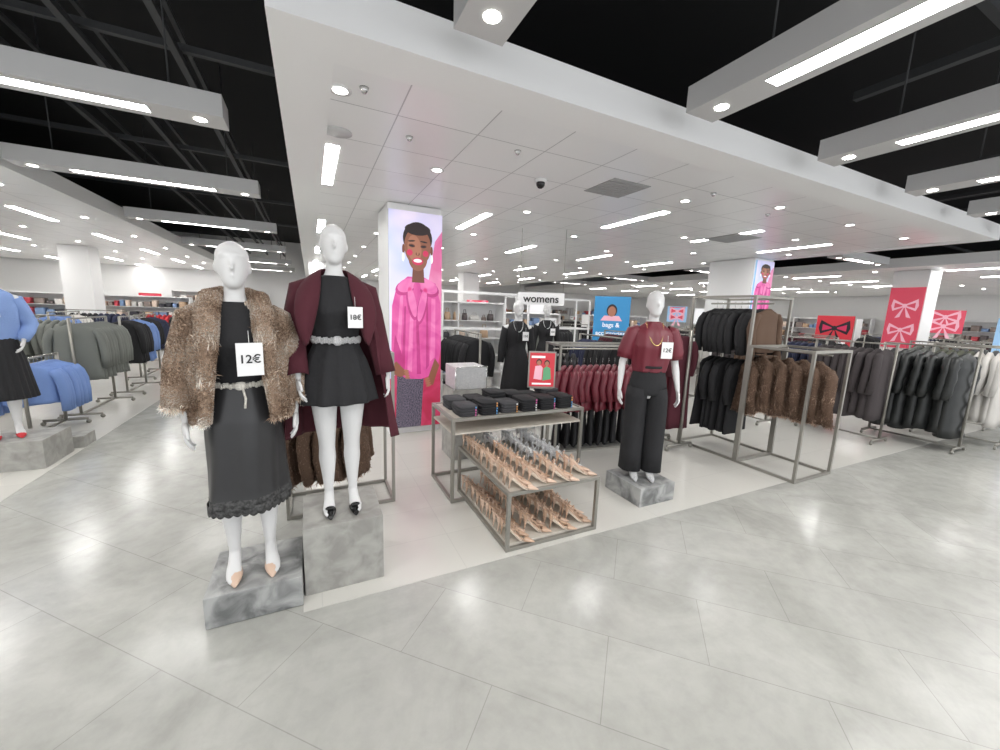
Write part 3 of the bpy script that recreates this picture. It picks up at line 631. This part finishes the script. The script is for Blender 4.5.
g=sign('womens_hanging_sign',3.4,5.55,1.86,.75,.2,RAD(-28),M['card'],stand=False)
text('womens',.17,(0,-.016,.095),0,g,M['ink'])
b=MB(); b.tube([(-.35,0,.2),(-.35,0,1.19)],.003,5); b.tube([(.35,0,.2),(.35,0,1.19)],.003,5); b.obj('wires',M['metal'],g)
g=sign('bags_and_accessories_sign',6.45,7.3,1.12,.82,1.05,RAD(-42),P_['blue'],stand=False)
for i,t in enumerate(('bags &','accessories')): text(t,.15,(0,-.016,.38-.2*i),0,g,P_['white'])
b=MB(); poly(b,circ(0,.72,.12,.15),-.013,0); poly(b,circ(0,.7,.09,.12),-.015,1); poly(b,[(-.25,.48),(.25,.48),(.17,.6),(-.17,.6)],-.014,2); b.obj('print',[P_['hair'],P_['skin2'],P_['lpink']],g,smooth=False)
b=MB(); b.box(-.41,-.38,-.01,.01,-1.115,0); b.box(.38,.41,-.01,.01,-1.115,0); b.obj('posts',M['metal'],g,smooth=False)
def deco_bow(g,w,h,y):
    b=MB(); bow(b,0,h*.62,w*.85,y,0,1); poly(b,[(-w*.35,h*.12),(w*.35,h*.12),(w*.35,h*.2),(-w*.35,h*.2)],y,2); b.obj('print',[P_['black'],P_['lips'],P_['white']],g,smooth=False)
def deco_bow2(g,w,h,y):
    b=MB(); bow(b,0,h*.70,w*.8,y,0,1); bow(b,0,h*.3,w*.8,y,0,1); poly(b,[(-w*.4,h*.9),(w*.4,h*.9),(w*.4,h*.95),(-w*.4,h*.95)],y,1); b.obj('print',[P_['lpink'],P_['coral']],g,smooth=False)
def posts(g,w,z):
    b=MB(); b.box(-w/2,-w/2+.03,-.012,.012,-z+.004,0); b.box(w/2-.03,w/2,-.012,.012,-z+.004,0); b.obj('posts',M['metal'],g,smooth=False)
posts(sign('red_bow_poster',14.0,6.2,1.0,.85,.95,RAD(-66),P_['red'],deco_bow,False),.85,1.0)
posts(sign('blue_poster',13.4,2.6,1.22,.8,.75,RAD(-78),P_['lblue'],deco_bow,False),.8,1.22)
posts(sign('red_poster',6.9,17.0,1.0,1.0,.9,RAD(-20),P_['red'],deco_bow,False),1.0,1.0)
posts(sign('red_poster',-5.0,17.8,1.1,.6,.8,RAD(15),P_['red'],deco_bow2,False),.6,1.1)
for (x,y,w_,h_,k) in ((9.4,10.9,.7,.5,'red'),(11.8,8.9,.6,.5,'white'),(4.9,11.9,.7,.5,'coral'),(12.9,10.9,.7,.6,'lblue'),(17.6,5.0,.8,.7,'coral'),(8.0,13.3,.8,.6,'white')):
    posts(sign('promotional_sign',x,y,1.55,w_,h_,math.atan2(-x,y),P_[k],deco_bow2 if k!='white' else None,False),w_,1.55)

def column(name,x0,x1,y0,y1,h):
    g=grp(name,((x0+x1)/2,(y0+y1)/2,0)); b=MB(); w=(x1-x0)/2; d=(y1-y0)/2; b.box(-w,w,-d,d,0,h); b.obj('shaft',M['white'],g,smooth=False)
    return g
column('white_column',13.05,13.7,4.1,4.75,3.049)
sign('red_bow_column_poster',13.03,4.42,1.2,.62,1.45,RAD(-90),P_['coral'],deco_bow2,False)
column('white_column',8.55,9.2,5.39,6.45,3.049)
column('white_column',-5.9,-5.3,14.6,15.2,3.049); column('white_column',5.0,5.6,13.5,14.1,3.049); column('white_column',-.0,.6,14,14.6,3.049)
def woman_print(g,w,h,y):
    b=MB(); X=lambda u:(u-.5)*w; Z=lambda v:v*h
    def pg(pts,mi,d=0): poly(b,[(X(u),Z(v)) for u,v in pts],y-d*.0008,mi)
    def ce(u,v,ru,rv,mi,d,rot=0): poly(b,[(X(u)+p[0],Z(v)+p[1]) for p in circ(0,0,ru*w,rv*h,32,rot)],y-d*.0008,mi)
    pg([(0,0),(1,0),(1,1),(0,1)],0)
    pg([(.62,.3),(1,.3),(1,.93),(.86,.88),(.74,.7)],2,.3)
    pg([(0,0),(1,0),(1,.44),(.8,.5),(.2,.28),(0,.24)],1,.4)
    pg([(.1,.0),(.6,.0),(.66,.26),(.14,.28)],12,.8)
    pg([(.03,.36),(.05,.58),(.14,.67),(.34,.715),(.66,.715),(.88,.69),(.98,.6),(1,.38),(.92,.26),(.6,.235),(.3,.24),(.1,.28)],3,1)
    pg([(.12,.36),(.2,.62),(.26,.64),(.2,.36)],4,1.4); pg([(.33,.28),(.4,.6),(.46,.6),(.42,.27)],4,1.5); pg([(.78,.32),(.8,.62),(.88,.62),(.88,.34)],4,1.5)
    pg([(.22,.3),(.28,.58),(.31,.58),(.28,.28)],11,1.6); pg([(.52,.26),(.5,.56),(.54,.56),(.6,.26)],11,1.6); pg([(.7,.28),(.7,.6),(.73,.6),(.76,.3)],11,1.6); pg([(.05,.33),(.1,.45),(.25,.34),(.2,.28)],11,1.7)
    for u,v,ru,rv,mi,r in ((.3,.665,.2,.032,11,.5),(.32,.675,.18,.028,4,.5),(.74,.665,.22,.035,11,-.45),(.73,.675,.2,.03,4,-.45),(.42,.59,.09,.075,11,.2),(.43,.6,.07,.07,4,.2),(.62,.58,.09,.085,11,-.2),(.62,.59,.07,.08,4,-.2),(.52,.67,.07,.025,3,0)): ce(u,v,ru,rv,mi,2.4+len(str(u))*.1+(.3 if mi==4 else 0)+(.6 if mi==3 else 0),r)
    pg([(.03,.30),(.12,.325),(.27,.285),(.31,.262),(.2,.248),(.05,.265)],5,4)
    for k in range(4): ce(.31+.008*k,.278-.011*k,.05,.0055,6,4.1+k*.1,-.15)
    pg([(.72,.225),(.84,.2),(.97,.3),(.88,.335)],5,4)
    for k in range(4): ce(.72+.012*k,.235-.011*k,.055,.0055,6,4.1+k*.1,.3)
    pg([(.42,.69),(.66,.69),(.64,.765),(.44,.765)],13,3.6); ce(.53,.885,.275,.072,8,3.7,-.05)
    ce(.53,.85,.25,.085,5,4.2); ce(.535,.80,.18,.058,5,4.3); ce(.47,.84,.13,.06,6,4.4,.1); ce(.53,.925,.24,.026,8,4.6)
    for s in (-1,1):
        ce(.53+s*.265,.835,.025,.022,13,4.0); ce(.53+s*.27,.8,.022,.02,10,5)
        ce(.53+s*.11,.853,.06,.008,13,4.9,s*.1); ce(.53+s*.11,.852,.05,.004,7,5.1,s*.1); ce(.53+s*.115,.873,.07,.0035,8,5,s*-.12)
        ce(.53+s*.15,.822,.055,.014,9,4.45)
    ce(.53,.833,.022,.022,6,4.9); ce(.53,.818,.04,.008,13,4.8); ce(.53,.785,.105,.017,9,5.0); ce(.53,.788,.08,.008,10,5.2)
    b.obj('print',[P_['lav'],P_['redn'],P_['rose'],P_['pink'],P_['pink2'],P_['skin'],P_['skin2'],P_['black'],P_['hair'],P_['lips'],P_['white'],P_['pinkd'],P_['seq'],P_['skin3']],g,smooth=False)
column('poster_column',.93,1.63,5.32,6.1,3.049)
sign('lightbox_poster_woman_in_pink',1.28,5.29,.1,.7,2.86,0,M['trough'],woman_print,False,.05)
sign('lightbox_poster_portrait',8.88,5.37,1.5,.6,1.5,0,P_['lblue'],woman_print,False,.03)

# ------------------------------------------------------------ room shell
def slab(name,x0,x1,y0,y1,z0,z1,m): 
    b=MB(); b.box(x0,x1,y0,y1,z0,z1); return b.obj(name,m,None,smooth=False)
slab('floor',-12,24,-4,22.2,-.1,0,M['floor'])
slab('floor_inlay_main_shop',-.1,24,2.25,22.0,.0,.003,M['wfloor'])
slab('floor_inlay_side_shop',-12,-2.42,-4,22.0,.0,.003,M['wfloor'])
slab('wall_back',-12,24,22,22.2,0,4.6,M['white']); slab('wall_right',24,24.2,-4,22.2,0,4.6,M['white']); slab('wall_left',-12.2,-12,-4,22.2,0,4.6,M['white'])
slab('ceiling_void',-12.2,24.2,-4,22.2,4.6,4.7,M['void'])
def shop_ceiling(nm,x0,x1,y0,y1,bd=.3):
    slab('ceiling_tiles_'+nm,x0+bd,x1-bd,y0+bd,y1,3.058,3.07,M['ctile'])
    b=MB(); b.box(x0,x0+bd,y0,y1,3.05,3.07); b.box(x1-bd,x1,y0,y1,3.05,3.07); b.box(x0+bd,x1-bd,y0,y0+bd,3.05,3.07)
    b.box(x0,x0+.02,y0,y1,3.07,3.25); b.box(x1-.02,x1,y0,y1,3.07,3.25); b.box(x0+.02,x1-.02,y0,y0+.02,3.07,3.25); b.box(x0,x1,y0,y1,3.25,3.26)
    b.obj('ceiling_soffit_'+nm,M['plaster'],None,smooth=False)
shop_ceiling('main',-.13,9.28,2.26,21.9); shop_ceiling('side',-11.9,-2.84,-3.9,21.9); shop_ceiling('far',12.2,23.9,1.8,21.9)
def down(b,x0,x1,y0,y1,z): b.add([(x0,y0,z),(x0,y1,z),(x1,y1,z),(x1,y0,z)],[(0,1,2,3)])
g=grp('recessed_linear_lights'); b=MB()
def strip(x,y,L=1.2,w=.11): down(b,x-w/2,x+w/2,y-L/2,y+L/2,3.056)
for i,x in enumerate((.22,2.27,4.12,6.1,8.0)):
    for k in range(5): strip(x,4.4+(1.4 if i==1 else 0)+k*3.3)
for x in (-4.1,-6.2,-8.3):
    for k in range(8): strip(x,1.5+k*2.7+(1.2 if x==-6.2 else 0))
for x in (13.6,15.8,18,20.2):
    for k in range(5): strip(x,3.4+k*3.3)
b.obj('panels',M['light'],g,smooth=False)
g=grp('recessed_downlights'); b=MB()
def disc(x,y,r=.045,z=3.052): b.add([(x+r*math.cos(a),y-r*math.sin(a),z) for a in [2*math.pi*j/14 for j in range(14)]],[tuple(range(14))])
DL=[(.22,2.85),(3.9,3.35)]
for i in range(6):
    for k in range(8):
        x=1.15+i*1.5; y=4.1+k*1.9+(.7 if i%2 else -.2)
        DL.append((x,y))
DL+=[(x,2.95) for x in (5.0,6.6,8.2)]
for p in DL: disc(*p)
for i in range(5):
    for k in range(9): disc(-3.4-i*1.7,1+k*2.1)
for i in range(5):
    for k in range(6): disc(13+i*1.9,3+k*2.1)
b.obj('lamps',M['spot'],g,smooth=False)
b=MB()
for p in DL: b.tube([(p[0],p[1],3.053),(p[0],p[1],3.057)],.07,20)
b.obj('trim_rings',M['white'],g)
for (x,y,s) in ((2.95,3.42,.24),(6.3,4.4,.3)):
    g=grp('ceiling_air_vent',(x,y,3.057)); b=MB(); b.box(-s,s,-s,s,-.006,0)
    for i in range(8): b.box(-s*.9,s*.9,-s*.9+s*.23*i,-s*.82+s*.23*i,-.012,-.006)
    b.obj('grille',M['vent'],g,smooth=False)
g=grp('dome_security_camera',(2.13,3.6,3.057)); b=MB(); b.tube([(0,0,-.03),(0,0,0)],.06,20); b.obj('base',M['white'],g); b=MB(); b.ell((0,0,-.04),(.045,.045,.05)); b.obj('dome',M['patent'],g)
g=grp('ceiling_speaker',(.25,3.5,3.057)); b=MB(); b.tube([(0,0,-.006),(0,0,0)],.1,28); b.obj('grille',M['trough'],g)
for (x,y) in ((.35,2.75),(.75,3.3),(1.6,3.1),(3.9,3.0),(5.2,3.2)):
    g=grp('ceiling_sprinkler',(x,y,3.057)); b=MB(); b.tube([(0,0,-.03),(0,0,0)],[.012,.03],12); b.obj('head',M['chrome'],g)
def trough(x,y,L,alongx,z=3.07,w=.13,H_=.155):
    g=grp('suspended_light_trough',(x,y,z),0 if alongx else RAD(90)); b=MB(); h=L/2
    b.box(-h,h,-w,-w+.015,0,H_); b.box(-h,h,w-.015,w,0,H_); b.box(-h,-h+.015,-w+.015,w-.015,0,H_); b.box(h-.015,h,-w+.015,w-.015,0,H_)
    b.box(-h+.015,h-.015,-w+.015,w-.015,H_-.02,H_)
    b.box(-h+.015,-h+.46,-w+.015,w-.015,.0,.02); b.box(h-.46,h-.015,-w+.015,w-.015,0,.02)
    b.box(-h+.46,h-.46,-w+.015,-.055,0,.02); b.box(-h+.46,h-.46,.055,w-.015,0,.02); b.box(-h+.46,h-.46,-.055,.055,.03,.04)
    b.obj('housing',M['trough'],g,smooth=False)
    b=MB(); down(b,-h+.46,h-.46,-.055,.055,.02); b.obj('tube_light',M['light'],g,smooth=False)
    b=MB()
    for s in (-1,1): b.add([(s*(h-.16)+.04*math.cos(a),-.04*math.sin(a),-.003) for a in [2*math.pi*j/14 for j in range(14)]],[tuple(range(14))])
    b.obj('spotlights',M['spot'],g,smooth=False)
    b=MB()
    for s in (-1,1): b.tube([(s*h*.7,0,H_),(s*h*.7,0,4.6-z)],.006,6)
    b.obj('hangers',M['truss'],g)
for y in (-.6,1.6,3.85,6.1,9.0,12.3,16,19.5): trough(-1.62,y,2.2,True)
for x in (.8,2.4,3.97,5.57,7.2,8.8,10.6,12.4,14.4): trough(x,.57,2.9,False)
for y in (4.5,8,11.5,15): trough(10.7,y,2.0,True)
g=grp('ceiling_service_trusses'); b=MB()
for x in (-2.4,-1.7,-1.0,10.0,11.3): bar(b,(x,-4,3.95),(x,22,3.95),.03); bar(b,(x,-4,4.2),(x,22,4.2),.02)
for y in (-2.2,-1,.2,1.4,5,8,11,14): bar(b,(-12,y,4.05),(24,y,4.05),.03)
for x in (1.6,4.7,7.8,11): bar(b,(x,-4,3.85),(x,2.2,3.85),.035)
b.obj('bars',M['truss'],g,smooth=False)

w=bpy.data.worlds.new('World'); scn.world=w; w.use_nodes=True; w.node_tree.nodes['Background'].inputs[0].default_value=(.95,.97,1,1); w.node_tree.nodes['Background'].inputs[1].default_value=1.05
F=390;H=1.75;yaw=RAD(26);p=RAD(9.4);r=RAD(2.1)
cam=bpy.data.cameras.new('camera'); co=bpy.data.objects.new('camera',cam); COL.objects.link(co)
cam.sensor_width=36; cam.lens=F/1000*36; cam.clip_start=.05
fwd=Vector((math.sin(yaw)*math.cos(p),math.cos(yaw)*math.cos(p),-math.sin(p)))
co.matrix_world=Matrix.Translation((0,0,H))@fwd.to_track_quat('-Z','Y').to_matrix().to_4x4()@Matrix.Rotation(r,4,'Z')
scn.camera=co
scn.view_settings.view_transform='Standard'; scn.view_settings.look='None'; scn.view_settings.exposure=.72
